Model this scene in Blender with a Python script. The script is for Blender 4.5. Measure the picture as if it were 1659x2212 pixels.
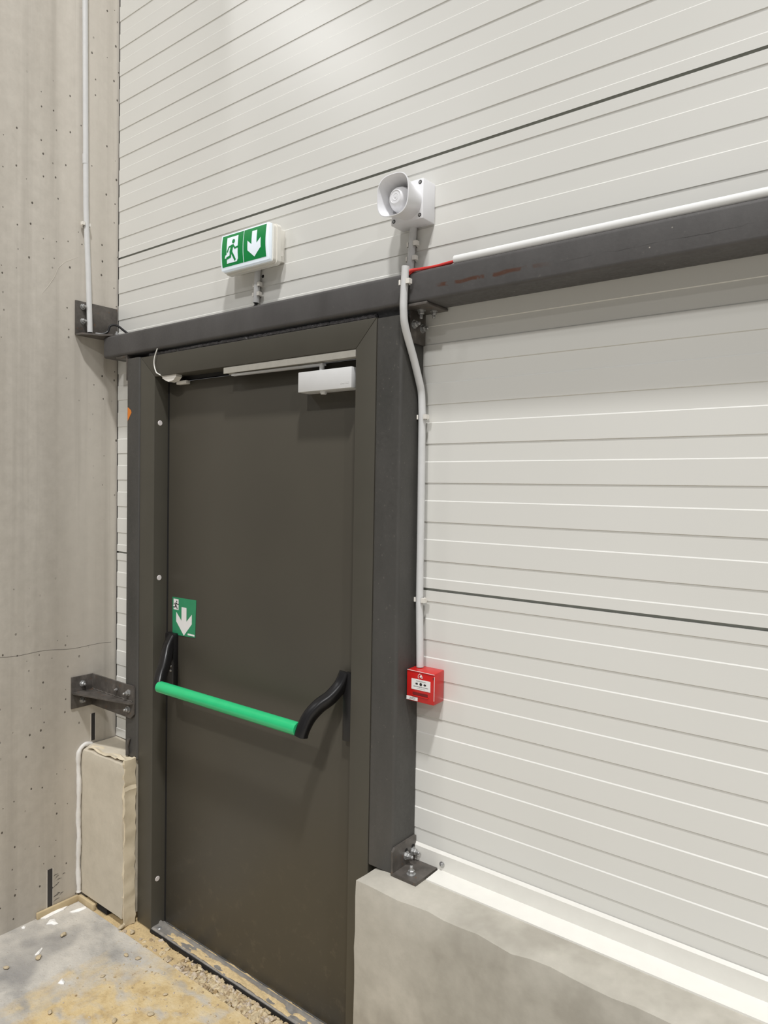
import bpy, bmesh, math, random
from mathutils import Vector, Matrix
random.seed(7)
for o in list(bpy.data.objects): bpy.data.objects.remove(o)
S = bpy.context.scene
COL = S.collection
# ------------------------------------------------------------------ camera
W, H, F = 1659.0, 2212.0, 1550.49
CAM = Vector((0, -1.59, 1.604))
YAW, PITCH, ROLL = -0.6624004, -0.0318434, 0.0171478
cy, sy, cp, sp, cr, sr = math.cos(YAW), math.sin(YAW), math.cos(PITCH), math.sin(PITCH), math.cos(ROLL), math.sin(ROLL)
FWD = Vector((sy*cp, cy*cp, sp)); RT0 = Vector((cy, -sy, 0)); UP0 = RT0.cross(FWD)
RT = cr*RT0 + sr*UP0; UP = -sr*RT0 + cr*UP0
cd = bpy.data.cameras.new('camera'); cam = bpy.data.objects.new('camera', cd); COL.objects.link(cam)
cam.matrix_world = Matrix(((RT.x, UP.x, -FWD.x, CAM.x), (RT.y, UP.y, -FWD.y, CAM.y), (RT.z, UP.z, -FWD.z, CAM.z), (0, 0, 0, 1)))
cd.sensor_fit = 'HORIZONTAL'; cd.sensor_width = 36; cd.lens = 36*F/W; cd.clip_start = 0.02; cd.clip_end = 100
S.camera = cam
# ------------------------------------------------------------------ world and lamps of the hall
wd = bpy.data.worlds.new('hall_ambient'); S.world = wd; wd.use_nodes = True
bg = wd.node_tree.nodes['Background']; bg.inputs[0].default_value = (1.0, 0.995, 0.99, 1); bg.inputs[1].default_value = 0.16
def lamp(x, y, p, z=13.0, size=0.85, beam=130):
    l = bpy.data.lights.new('high_bay_lamp', 'AREA'); l.shape = 'DISK'; l.size = size; l.energy = p; l.spread = math.radians(beam); l.color = (1.0, 0.995, 0.99)
    o = bpy.data.objects.new('high_bay_lamp', l); COL.objects.link(o); o.location = (x, y, z)
for lx, ly, lp in ((2.5, -4.15, 1340), (0.95, -11.2, 1230), (0.8, -19.0, 620), (-12.7, -11.8, 380), (14.5, -9.8, 1250)):
    lamp(lx, ly, lp, beam=180 if lx < -5 else 155)
S.view_settings.view_transform = 'Standard'; S.view_settings.look = 'None'; S.view_settings.gamma = 1
S.view_settings.exposure = -0.28; S.view_settings.use_curve_mapping = False

# ------------------------------------------------------------------ pixel -> plane helpers
def _ray(px, py): return RT*((px-W/2)/F) - UP*((py-H/2)/F) + FWD
def PY(px, py, y=0.0): d = _ray(px, py); return CAM + d*((y-CAM.y)/d.y)
def PZ(px, py, z=0.0): d = _ray(px, py); return CAM + d*((z-CAM.z)/d.z)
def PX(px, py, x=0.0): d = _ray(px, py); return CAM + d*((x-CAM.x)/d.x)

# ------------------------------------------------------------------ mesh helpers
def BM(): return bmesh.new()
def box(bm, x0, x1, y0, y1, z0, z1, bev=0.0, seg=2):
    v = [bm.verts.new((x, y, z)) for x in (x0, x1) for y in (y0, y1) for z in (z0, z1)]
    fs = [bm.faces.new([v[i] for i in q]) for q in ((0,1,3,2), (4,6,7,5), (0,4,5,1), (2,3,7,6), (0,2,6,4), (1,5,7,3))]
    if bev > 0:
        es = list({e for f in fs for e in f.edges})
        bmesh.ops.bevel(bm, geom=es, offset=bev, segments=seg, affect='EDGES', profile=0.5)
    return bm
def tube(bm, pts, r, seg=14, cap=True, rx=None):
    pts = [Vector(p) for p in pts]; n = len(pts)
    rs = r if isinstance(r, (list, tuple)) else [r]*n
    t0 = (pts[1]-pts[0]).normalized(); a = t0.orthogonal().normalized()
    rings = []
    for i, p in enumerate(pts):
        t = ((pts[min(i+1, n-1)]-pts[i]).normalized() + (pts[i]-pts[max(i-1, 0)]).normalized()).normalized()
        a = (a - t*a.dot(t)).normalized(); b = t.cross(a)
        rings.append([bm.verts.new(p + (a*math.cos(2*math.pi*k/seg) + b*math.sin(2*math.pi*k/seg))*rs[i]) for k in range(seg)])
    for i in range(n-1):
        for k in range(seg):
            bm.faces.new((rings[i][k], rings[i][(k+1) % seg], rings[i+1][(k+1) % seg], rings[i+1][k]))
    if cap: bm.faces.new(rings[0][::-1]); bm.faces.new(rings[-1])
    return bm
def smooth_path(pts, sub=6):
    pts = [Vector(p) for p in pts]; out = []
    for i in range(len(pts)-1):
        p0 = pts[max(i-1, 0)]; p1 = pts[i]; p2 = pts[i+1]; p3 = pts[min(i+2, len(pts)-1)]
        for k in range(sub):
            t = k/sub
            out.append(0.5*((2*p1) + (p2-p0)*t + (2*p0-5*p1+4*p2-p3)*t*t + (3*p1-p0-3*p2+p3)*t**3))
    out.append(pts[-1]); return out
def prism(bm, poly, axis, a, b):
    """poly: 2D outline; axis 'x' -> (y,z), 'y' -> (x,z), 'z' -> (x,y)"""
    def mk(p, d): return (d, p[0], p[1]) if axis == 'x' else ((p[0], d, p[1]) if axis == 'y' else (p[0], p[1], d))
    A = [bm.verts.new(mk(p, a)) for p in poly]; B = [bm.verts.new(mk(p, b)) for p in poly]
    n = len(poly)
    bm.faces.new(A); bm.faces.new(B[::-1])
    for i in range(n): bm.faces.new((A[i], B[i], B[(i+1) % n], A[(i+1) % n]))
    bmesh.ops.recalc_face_normals(bm, faces=bm.faces[:]); return bm
def rrect(x0, x1, y0, y1, r, n=5):
    out = []
    for cx, cy_, a0 in ((x1-r, y1-r, 0), (x0+r, y1-r, 90), (x0+r, y0+r, 180), (x1-r, y0+r, 270)):
        for k in range(n+1):
            a = math.radians(a0 + 90*k/n); out.append((cx+r*math.cos(a), cy_+r*math.sin(a)))
    return out
def post_profile(x0, x1, yf, yb, r, n=5):
    return [(x0, yb)]+[(x0+r-r*math.cos(a), yf+r-r*math.sin(a)) for a in [math.pi/2*k/n for k in range(n+1)]]+[(x1-r+r*math.sin(a), yf+r-r*math.cos(a)) for a in [math.pi/2*k/n for k in range(n+1)]]+[(x1, yb)]
def lathe(bm, prof, origin, axis, seg=28):
    """prof: (radius, distance along axis)"""
    o = Vector(origin); t = Vector(axis).normalized(); a = t.orthogonal().normalized(); b = t.cross(a); rings = []
    for r, d in prof:
        rings.append([bm.verts.new(o + t*d + (a*math.cos(2*math.pi*k/seg)+b*math.sin(2*math.pi*k/seg))*max(r, 1e-5)) for k in range(seg)])
    for i in range(len(rings)-1):
        for k in range(seg): bm.faces.new((rings[i][k], rings[i][(k+1) % seg], rings[i+1][(k+1) % seg], rings[i+1][k]))
    bmesh.ops.recalc_face_normals(bm, faces=bm.faces[:]); return bm
def flat(bm, poly, axis, d, sub=0, fn=None):
    def mk(p): return (d, p[0], p[1]) if axis == 'x' else ((p[0], d, p[1]) if axis == 'y' else (p[0], p[1], d))
    f = bm.faces.new([bm.verts.new(mk(p)) for p in poly])
    f.normal_update(); r = bmesh.ops.triangulate(bm, faces=[f])
    if sub:
        es = list({e for q in r['faces'] for e in q.edges})
        bmesh.ops.subdivide_edges(bm, edges=es, cuts=sub, use_grid_fill=True)
    if fn:
        for v in bm.verts: v.co = fn(v.co)
    return bm
def rootloc(o):
    while o.parent: o = o.parent
    return Vector(o.location)
def finish(name, bm, m, parent=None, sm=35, origin=None):
    bmesh.ops.recalc_face_normals(bm, faces=bm.faces[:])
    off = rootloc(parent) if parent else (Vector(origin) if origin else Vector((0, 0, 0)))
    if origin == 'base' or (parent is None and origin is None):
        xs = [v.co.x for v in bm.verts]; ys = [v.co.y for v in bm.verts]; zs = [v.co.z for v in bm.verts]
        off = Vector(((min(xs)+max(xs))/2, (min(ys)+max(ys))/2, min(zs)))
    for v in bm.verts: v.co -= off
    me = bpy.data.meshes.new(name); bm.to_mesh(me); bm.free()
    me.materials.append(m)
    if sm:
        me.polygons.foreach_set('use_smooth', [True]*len(me.polygons)); me.set_sharp_from_angle(angle=math.radians(sm))
    o = bpy.data.objects.new(name, me); COL.objects.link(o)
    if parent: o.parent = parent
    else: o.location = off
    return o
def tag(o, label=None, cat=None, group=None, kind=None):
    if label: o['label'] = label
    if cat: o['category'] = cat
    if group: o['group'] = group
    if kind: o['kind'] = kind
    return o
def thing(name, label, cat, loc, group=None, kind=None):
    o = bpy.data.objects.new(name, None); COL.objects.link(o); o.location = loc; o.empty_display_size = 0.05
    return tag(o, label, cat, group, kind)
def text_bm(body, size, fn, bold=0.0):
    cu = bpy.data.curves.new('lettering', 'FONT'); cu.body = body; cu.size = size; cu.align_x = 'CENTER'; cu.align_y = 'CENTER'; cu.offset = bold; cu.resolution_u = 3
    o = bpy.data.objects.new('lettering', cu); COL.objects.link(o)
    bpy.context.view_layer.update()
    me = bpy.data.meshes.new_from_object(o.evaluated_get(bpy.context.evaluated_depsgraph_get()))
    bm = BM(); bm.from_mesh(me)
    for v in bm.verts: v.co = fn(v.co)
    bpy.data.objects.remove(o); bpy.data.curves.remove(cu); bpy.data.meshes.remove(me)
    return bm

# ------------------------------------------------------------------ materials
def srgb(r, g, b):
    f = lambda c: (c/255/12.92) if c/255 <= 0.04045 else ((c/255+0.055)/1.055)**2.4
    return (f(r), f(g), f(b), 1)
class N:
    def __init__(s, name):
        s.m = bpy.data.materials.new(name); s.m.use_nodes = True; s.t = s.m.node_tree; s.b = s.t.nodes['Principled BSDF']
        s.geo = s.t.nodes.new('ShaderNodeNewGeometry')
    def n(s, k, **kw):
        x = s.t.nodes.new(k)
        for a, v in kw.items(): setattr(x, a, v)
        return x
    def l(s, a, b): s.t.links.new(a, b)
    def pos(s, scale=(1, 1, 1), loc=(0, 0, 0), rot=(0, 0, 0)):
        mp = s.n('ShaderNodeMapping'); mp.inputs['Scale'].default_value = scale; mp.inputs['Location'].default_value = loc; mp.inputs['Rotation'].default_value = rot
        s.l(s.geo.outputs['Position'], mp.inputs['Vector']); return mp.outputs[0]
    def noise(s, scale, detail=4, rough=0.55, vec=None, dist=0.0):
        x = s.n('ShaderNodeTexNoise'); x.inputs['Scale'].default_value = scale; x.inputs['Detail'].default_value = detail; x.inputs['Roughness'].default_value = rough; x.inputs['Distortion'].default_value = dist
        s.l(vec if vec is not None else s.pos(), x.inputs['Vector']); return x.outputs['Fac']
    def vor(s, scale, vec=None, feature='F1'):
        x = s.n('ShaderNodeTexVoronoi'); x.inputs['Scale'].default_value = scale; x.feature = feature
        s.l(vec if vec is not None else s.pos(), x.inputs['Vector']); return x
    def ramp(s, fac, stops, interp='LINEAR'):
        x = s.n('ShaderNodeValToRGB'); x.color_ramp.interpolation = interp; e = x.color_ramp.elements
        while len(e) < len(stops): e.new(0.5)
        for i, (p, c) in enumerate(stops):
            e[i].position = p; e[i].color = c if len(c) == 4 else (*c, 1)
        s.l(fac, x.inputs[0]); return x.outputs[0]
    def mapr(s, v, a, b, c=0.0, d=1.0):
        x = s.n('ShaderNodeMapRange'); x.clamp = True
        for i, q in enumerate((a, b, c, d)): x.inputs[i+1].default_value = q
        s.l(v, x.inputs[0]); return x.outputs[0]
    def mth(s, op, a, b=None):
        x = s.n('ShaderNodeMath', operation=op)
        for i, q in enumerate((a, b)):
            if q is None: continue
            if isinstance(q, (int, float)): x.inputs[i].default_value = q
            else: s.l(q, x.inputs[i])
        return x.outputs[0]
    def mix(s, fac, a, b, mode='MIX'):
        x = s.n('ShaderNodeMix'); x.data_type = 'RGBA'; x.blend_type = mode
        if isinstance(fac, (int, float)): x.inputs[0].default_value = fac
        else: s.l(fac, x.inputs[0])
        for i, q in ((6, a), (7, b)):
            if isinstance(q, tuple): x.inputs[i].default_value = q
            else: s.l(q, x.inputs[i])
        return x.outputs[2]
    def xyz(s):
        x = s.n('ShaderNodeSeparateXYZ'); s.l(s.geo.outputs['Position'], x.inputs[0]); return x.outputs
    def col(s, c):
        if isinstance(c, tuple): s.b.inputs['Base Color'].default_value = c
        else: s.l(c, s.b.inputs['Base Color'])
    def bump(s, h, strength=0.3, dist=0.002):
        x = s.n('ShaderNodeBump'); x.inputs['Strength'].default_value = strength; x.inputs['Distance'].default_value = dist
        s.l(h, x.inputs['Height']); s.l(x.outputs[0], s.b.inputs['Normal'])
    def set(s, rough=0.5, metal=0.0, spec=0.5, coat=0.0, coatr=0.1):
        s.b.inputs['Roughness'].default_value = rough; s.b.inputs['Metallic'].default_value = metal; s.b.inputs['Specular IOR Level'].default_value = spec
        s.b.inputs['Coat Weight'].default_value = coat; s.b.inputs['Coat Roughness'].default_value = coatr
        return s
def plain(name, c, rough=0.5, metal=0.0, spec=0.5, var=0.06, scale=30, coat=0.0, emis=0.0, ecol=None):
    n = N(name); n.set(rough, metal, spec, coat)
    k = n.noise(scale, 3)
    a = tuple(min(1, q*(1+var)) for q in c[:3])+(1,); b = tuple(q*(1-var) for q in c[:3])+(1,)
    n.col(n.ramp(k, ((0.3, b), (0.7, a))))
    if emis: n.b.inputs['Emission Strength'].default_value = emis; n.b.inputs['Emission Color'].default_value = ecol or c
    return n.m
def m_panel():
    n = N('off_white_panel_paint'); n.set(0.33, 0, 0.5)
    k = n.noise(1.6, 2, vec=n.pos((1, 1, 0.6)))
    c = n.ramp(k, ((0.0, srgb(211, 210, 204)), (1.0, srgb(221, 220, 215))))
    n.col(c)
    n.b.inputs['Roughness'].default_value = 0.27; return n.m
def m_steel(name, a, b, rust=False):
    n = N(name); n.set(0.5, 0.15, 0.45)
    k = n.noise(9, 5, vec=n.pos((1, 1, 0.35))); k2 = n.noise(110, 4)
    c = n.ramp(k, ((0.3, a), (0.7, b)))
    c = n.mix(n.mapr(k2, 0.66, 0.72, 0, 0.35), c, srgb(120, 115, 106))
    if rust:
        X, Y, Z = n.xyz()
        lin = n.mth('ABSOLUTE', n.mth('SUBTRACT', Z, n.mth('ADD', 2.1105, n.mth('MULTIPLY', n.mth('SUBTRACT', n.noise(14, 2), 0.5), 0.016))))
        xm = n.mth('MULTIPLY', n.mapr(X, -1.02, -0.99), n.mapr(X, -0.80, -0.70, 1, 0))
        pat = n.mapr(n.noise(26, 3), 0.37, 0.45)
        rm = n.mth('MULTIPLY', n.mth('MULTIPLY', n.mapr(lin, 0.003, 0.0065, 1, 0), xm), pat)
        c = n.mix(rm, c, srgb(80, 54, 42))
        crack = n.mth('MULTIPLY', n.mapr(lin, 0.0, 0.0009, 1, 0), n.mth('MULTIPLY', n.mapr(X, -0.7, -0.6), n.mapr(n.noise(9, 2), 0.4, 0.55)))
        c = n.mix(n.mth('MULTIPLY', crack, 0.8), c, srgb(38, 35, 33))
        spots = n.vor(34, n.pos((1, 1, 1)))
        sm = n.mth('MULTIPLY', n.mapr(spots.outputs['Distance'], 0.035, 0.07, 1, 0), n.mapr(n.noise(6, 1), 0.55, 0.62))
        c = n.mix(n.mth('MULTIPLY', sm, 0.7), c, srgb(190, 184, 172))
    n.col(c); n.l(n.mapr(k2, 0.3, 0.7, 0.42, 0.6), n.b.inputs['Roughness'])
    n.bump(n.noise(220, 3), 0.12, 0.001); return n.m
def m_concrete(name, a, b, pits=True, streak=True, wet=False):
    n = N(name); n.set(0.82, 0, 0.3)
    k = n.noise(2.2, 6, 0.6, n.pos((1, 1.6, 0.16) if streak else (1, 1, 0.8), loc=(3.1, 7.3, 0.4)))
    k2 = n.noise(24, 5, 0.65); k3 = n.noise(0.9, 3, 0.5, n.pos((1, 4, 0.05)))
    c = n.ramp(k, ((0.28, a), (0.72, b)))
    c = n.mix(n.mapr(k2, 0.35, 0.75, 0, 0.35), c, tuple(q*0.80 for q in a[:3])+(1,))
    if streak: c = n.mix(n.mapr(k3, 0.48, 0.66, 0, 0.55), c, tuple(min(1, q*1.18) for q in b[:3])+(1,))
    if streak: c = n.mix(n.mapr(n.noise(2.2, 4, 0.6, n.pos((1, 7, 0.14), loc=(0, 2.3, 0))), 0.5, 0.7, 0, 0.4), c, tuple(q*0.80 for q in a[:3])+(1,))
    h = n.mth('MULTIPLY', n.noise(70, 5), 0.5)
    if pits:
        X, Y, Z = n.xyz(); cb = n.n('ShaderNodeCombineXYZ'); n.l(Y, cb.inputs[0]); n.l(n.mth('MULTIPLY', Z, 0.75), cb.inputs[1])
        v = n.vor(21, cb.outputs[0]); v.voronoi_dimensions = '2D'; d = n.mth('ADD', v.outputs['Distance'], n.mth('MULTIPLY', n.noise(55, 2), 0.03))
        sep = n.n('ShaderNodeSeparateColor'); n.l(v.outputs['Color'], sep.inputs[0])
        pm = n.mth('MULTIPLY', n.mapr(n.mth('SUBTRACT', d, n.mth('MULTIPLY', sep.outputs[1], 0.05)), 0.030, 0.050, 1, 0), n.mth('MULTIPLY', n.mapr(sep.outputs[0], 0.50, 0.55), n.mapr(n.noise(2.6, 2, 0.5, n.pos((1, 1, 0.5))), 0.42, 0.5)))
        c = n.mix(n.mth('MULTIPLY', pm, 0.85), c, srgb(60, 52, 44)); h = n.mth('SUBTRACT', h, n.mth('MULTIPLY', pm, 2.0))
    if wet:
        wm = n.mapr(n.noise(2.4, 5, 0.6, n.pos((1.2, 1, 1.1), loc=(1.7, 0, 2.2))), 0.50, 0.62)
        c = n.mix(n.mth('MULTIPLY', wm, 0.38), c, srgb(124, 118, 107))
    n.col(c); n.bump(h, 0.5, 0.0015); return n.m
def m_floor():
    n = N('dusty_concrete_floor'); n.set(0.72, 0, 0.4)
    X, Y, Z = n.xyz()
    g = n.ramp(n.noise(5.5, 5, 0.6, n.pos((1, 1.4, 1), rot=(0, 0, 0.6))), ((0.30, srgb(150, 147, 142)), (0.5, srgb(186, 181, 172)), (0.72, srgb(205, 199, 188))))
    g = n.mix(n.mapr(n.noise(3.4, 3, 0.5, n.pos((1, 1, 1), loc=(4, 2, 0))), 0.56, 0.68, 0, 0.7), g, srgb(128, 126, 124))
    sand = n.ramp(n.noise(16, 6, 0.65), ((0.3, srgb(176, 150, 106)), (0.5, srgb(204, 181, 136)), (0.72, srgb(212, 194, 158))))
    edge = n.mth('ADD', n.mth('ADD', X, 2.16), n.mth('MULTIPLY', n.mth('SUBTRACT', n.noise(4.2, 5, 0.65, n.pos((1.6, 0.8, 1), rot=(0, 0, 0.5))), 0.5), 0.85))
    far = n.mth('ADD', Y, n.mth('MULTIPLY', n.mth('SUBTRACT', n.noise(3, 3), 0.5), 0.6))
    sm = n.mth('MULTIPLY', n.mapr(edge, -0.05, 0.14), n.mth('MULTIPLY', n.mapr(far, -1.15, -0.8), n.mapr(X, -0.9, -0.5, 1, 0)))
    holes = n.mapr(n.noise(11, 3, 0.5, n.pos((1, 1.6, 1), loc=(2.2, 5.1, 0))), 0.52, 0.66, 1, 0.2)
    c = n.mix(n.mth('MULTIPLY', sm, holes), g, sand)
    c = n.mix(n.mapr(n.noise(150, 3), 0.62, 0.72, 0, 0.45), c, srgb(120, 98, 68))
    n.col(c); n.bump(n.mth('ADD', n.noise(38, 5), n.mth('MULTIPLY', n.noise(120, 3), 0.6)), 0.55, 0.004)
    n.l(n.mapr(n.noise(5, 3), 0.35, 0.65, 0.55, 0.85), n.b.inputs['Roughness']); return n.m
def m_random(name, cols, rough=0.8, bump=0.4):
    n = N(name); n.set(rough, 0, 0.3)
    c = n.ramp(n.geo.outputs['Random Per Island'], [(i/max(1, len(cols)-1), q) for i, q in enumerate(cols)])
    n.col(n.mix(n.mapr(n.noise(180, 3), 0.4, 0.7, 0, 0.3), c, srgb(120, 100, 75))); n.bump(n.noise(260, 3), bump, 0.001); return n.m
def m_door():
    n = N('dark_olive_grey_door_paint'); n.set(0.42, 0, 0.42)
    X, Y, Z = n.xyz()
    c = n.ramp(n.noise(1.4, 3), ((0.3, srgb(69, 65, 57)), (0.7, srgb(74, 70, 61))))
    low = n.mth('MULTIPLY', n.mapr(Z, 0.05, 0.55, 1, 0), n.mapr(n.noise(26, 5, 0.7), 0.55, 0.8, 0, 0.35))
    c = n.mix(low, c, srgb(140, 128, 108)); n.col(c)
    n.bump(n.noise(700, 2), 0.10, 0.0006); return n.m
def m_sealant():
    n = N('dark_glossy_sealant'); n.set(0.12, 0, 0.7); n.col(n.ramp(n.noise(60, 3), ((0.3, srgb(44, 42, 44)), (0.7, srgb(62, 60, 62))))); n.bump(n.noise(240, 3, 0.6), 1.0, 0.004); return n.m
def m_galv():
    n = N('galvanised_bolt_steel'); n.set(0.38, 0.75, 0.5)
    n.col(n.ramp(n.noise(160, 4), ((0.3, srgb(150, 150, 150)), (0.7, srgb(205, 205, 203))))); return n.m
def m_rawsteel():
    n = N('raw_mill_scale_steel'); n.set(0.42, 0.25, 0.5)
    c = n.ramp(n.noise(22, 5, 0.6), ((0.25, srgb(66, 62, 58)), (0.6, srgb(98, 93, 88)), (0.8, srgb(132, 124, 118))))
    c = n.mix(n.mapr(n.noise(40, 4), 0.62, 0.7, 0, 0.55), c, srgb(120, 84, 56)); n.col(c); n.bump(n.noise(150, 3), 0.15, 0.001); return n.m
M = dict(
 panel=m_panel(), backing=plain('grey_panel_core_edge', srgb(170, 172, 164), 0.6),
 beam=m_steel('dark_grey_beam_primer', srgb(76, 74, 73), srgb(88, 86, 85), True), post=m_steel('dark_grey_post_primer', srgb(66, 65, 62), srgb(80, 78, 75)),
 frame=plain('dark_olive_grey_frame_paint', srgb(74, 71, 63), 0.45, 0, 0.4, 0.04, 8), door=m_door(), seal=plain('black_rubber_seal', srgb(22, 20, 18), 0.7),
 column=m_concrete('cast_concrete_column', srgb(178, 171, 160), srgb(210, 204, 194)), plinth=m_concrete('plinth_concrete', srgb(164, 160, 149), srgb(191, 186, 175), pits=False, streak=False, wet=True),
 plinth2=m_concrete('short_plinth_concrete', srgb(184, 175, 157), srgb(206, 197, 180), pits=False, streak=False), rough=m_concrete('broken_concrete', srgb(196, 182, 154), srgb(222, 210, 186), pits=False, streak=False), floor=m_floor(),
 sand=m_random('yellow_sand', (srgb(196, 172, 128), srgb(210, 188, 146))), gravel=m_random('tan_gravel', (srgb(168, 148, 112), srgb(206, 190, 158), srgb(184, 164, 128), srgb(200, 188, 172), srgb(156, 132, 94))),
 stone=m_random('pale_stone', (srgb(196, 176, 138), srgb(186, 172, 146))), white=plain('white_plastic', srgb(226, 226, 224), 0.35, 0, 0.5, 0.02), conduit=plain('light_grey_pvc', srgb(205, 205, 204), 0.38, 0, 0.5, 0.03),
 clip=plain('off_white_clip_plastic', srgb(226, 222, 214), 0.4, 0, 0.5, 0.02), sounder=plain('white_sounder_plastic', srgb(228, 228, 230), 0.33, 0, 0.5, 0.015), flash=plain('white_flashing_paint', srgb(220, 218, 211), 0.3, 0, 0.5, 0.02),
 red=plain('red_call_point_plastic', srgb(192, 30, 27), 0.3, 0, 0.5, 0.04), darkred=plain('dark_red_recess', srgb(110, 22, 22), 0.5), redcable=plain('red_cable_sheath', srgb(204, 46, 40), 0.4), black=plain('black_plastic', srgb(24, 23, 24), 0.33, 0, 0.45, 0.05),
 ink=plain('black_print', srgb(38, 34, 36), 0.6), greyink=plain('grey_print', srgb(140, 138, 136), 0.6), label=plain('white_label', srgb(228, 226, 224), 0.45, 0, 0.5, 0.02), silver=plain('silver_closer_paint', srgb(216, 216, 215), 0.38, 0.1, 0.5, 0.015), rail=plain('brushed_aluminium_rail', srgb(190, 186, 176), 0.35, 0.35, 0.5, 0.04, 60),
 alu=plain('scuffed_aluminium_threshold', srgb(150, 146, 140), 0.4, 0.3, 0.5, 0.2, 40), galv=m_galv(), raw=m_rawsteel(), greenbar=plain('green_push_bar_paint', srgb(48, 186, 120), 0.13, 0, 0.5, 0.03), green=plain('green_sign_print', srgb(24, 128, 72), 0.3, 0, 0.5, 0.03),
 stickgreen=plain('green_sticker_print', srgb(44, 136, 94), 0.4, 0, 0.5, 0.04), litgreen=plain('backlit_green_sign', srgb(20, 130, 66), 0.25, 0, 0.5, 0.03, emis=0.10, ecol=srgb(20, 150, 75)), litwhite=plain('backlit_white_cover', srgb(222, 230, 236), 0.3, 0, 0.5, 0.01, emis=0.30, ecol=srgb(225, 238, 250)),
 signbody=plain('white_sign_housing', srgb(224, 221, 212), 0.38, 0, 0.5, 0.02), foam=plain('white_sealant_foam', srgb(216, 213, 208), 0.75, 0, 0.3, 0.05, 40), silicone=m_sealant(), orange=plain('orange_paint_mark', srgb(214, 124, 44), 0.5),
 dark=plain('dark_void', srgb(20, 18, 17), 0.9), slot=plain('dark_anchor_channel_steel', srgb(62, 60, 60), 0.5, 0.4), wood=plain('tan_joint_strip', srgb(186, 168, 134), 0.8, 0, 0.3, 0.08, 30), cap=plain('white_plug', srgb(220, 214, 212), 0.5), paper=plain('white_plastic_scrap', srgb(236, 234, 230), 0.5, 0, 0.4, 0.03), whitecable=plain('white_cable_sheath', srgb(226, 224, 218), 0.4))

# ------------------------------------------------------------------ floor
FX0, FX1, FY0 = -6.0, 4.0, -9.0
bm = BM()
box(bm, FX0, FX1, FY0, -0.158, -0.12, 0.0)
bmesh.ops.subdivide_edges(bm, edges=bm.edges[:], cuts=1)
tag(finish('floor', bm, M['floor'], origin=(0, 0, 0), sm=0), 'grey concrete floor dusted with yellow sand', kind='structure')
FLOOR = bpy.data.objects['floor']
bm = BM()   # sand filled joint between slab and door sill
nx, ny = 90, 8
vs = [[bm.verts.new((-2.60+1.55*i/nx, -0.1585+0.1085*j/ny, -0.006 + 0.005*math.sin(i*0.9+j*1.7)*random.random() + (0.004 if i < 30 else -0.002))) for j in range(ny+1)] for i in range(nx+1)]
for i in range(nx):
    for j in range(ny): bm.faces.new((vs[i][j], vs[i+1][j], vs[i+1][j+1], vs[i][j+1]))
tag(finish('sand_bed', bm, M['sand'], FLOOR, sm=60), 'yellow sand filling the joint in front of the threshold')

# ------------------------------------------------------------------ wall of cladding panels
CX = -2.585
WX1 = 2.6
JO = [0.188, 1.3372, 2.4865, 3.6358, 4.7851, 5.9344]
DR0, DR1, DRT = -2.36, -1.12, 2.075          # door opening in the cladding
def profile(z0, z1, base):
    """(z, y) from top to bottom for a panel whose lower joint is at base"""
    pts = []
    top = base+1.1493
    ev = []
    for k in range(11):
        d = top-0.032-0.1040*k; l = top-0.0794-0.1040*k
        ev += [(d+0.0008, 0.0), (d-0.0008, 0.0019), (l+0.0013, 0.0019), (l-0.0013, 0.0)]
    ev = [(top-0.0036, 0.0065), (top-0.0036, 0.0)] + ev + [(base+0.0036, 0.0), (base+0.0036, 0.0065)]
    ev = [(z, y) for z, y in ev]
    # clip to z0..z1
    out = []
    for i in range(len(ev)-1):
        (za, ya), (zb, yb) = ev[i], ev[i+1]
        if zb > z1 or za < z0: continue
        def at(z): return ya if za == zb else ya+(yb-ya)*(za-z)/(za-zb)
        a = (min(za, z1), at(min(za, z1))); b = (max(zb, z0), at(max(zb, z0)))
        if not out or out[-1] != a: out.append(a)
        out.append(b)
    return out
def strip(bm, pr, x0, x1):
    A = [bm.verts.new((x0, y, z)) for z, y in pr]; B = [bm.verts.new((x1, y, z)) for z, y in pr]
    for i in range(len(pr)-1): bm.faces.new((A[i], B[i], B[i+1], A[i+1]))
    for ring, s in ((A, x0), (B, x1)):    # returned edge of the sheet
        back = [bm.verts.new((s, 0.0065, v.co.z)) for v in (ring[0], ring[-1])]
        bm.faces.new(ring+[back[1], back[0]])
bm = BM()
for x0, x1, z0, z1 in ((CX+0.002, DR0, 0.605, DRT), (DR1, WX1, 0.592, DRT), (CX, WX1, DRT, 6.0)): box(bm, x0, x1, 0.0068, 0.10, z0, z1)
WALL = tag(finish('wall_back', bm, M['backing'], origin=(0, 0, 0), sm=0), 'off-white wall of horizontal ribbed cladding panels', kind='structure')
PX0 = CX+0.006
for i in range(5):
    z0, z1 = JO[i], JO[i+1]; bm = BM()
    if i == 0:
        strip(bm, profile(0.602, z1, z0), PX0, DR0); strip(bm, profile(0.590, z1, z0), DR1, WX1)
    elif i == 1:
        strip(bm, profile(z0, DRT, z0), PX0, DR0); strip(bm, profile(z0, DRT, z0), DR1, WX1); strip(bm, profile(DRT, z1, z0), PX0, WX1)
    else: strip(bm, profile(z0, z1, z0), PX0, WX1)
    finish('panel', bm, M['panel'], WALL, sm=25)

bm = BM(); box(bm, CX+0.0005, PX0-0.0002, 0.0015, 0.0066, 0.61, 5.93); finish('corner_joint', bm, M['dark'], WALL, sm=0)
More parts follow.
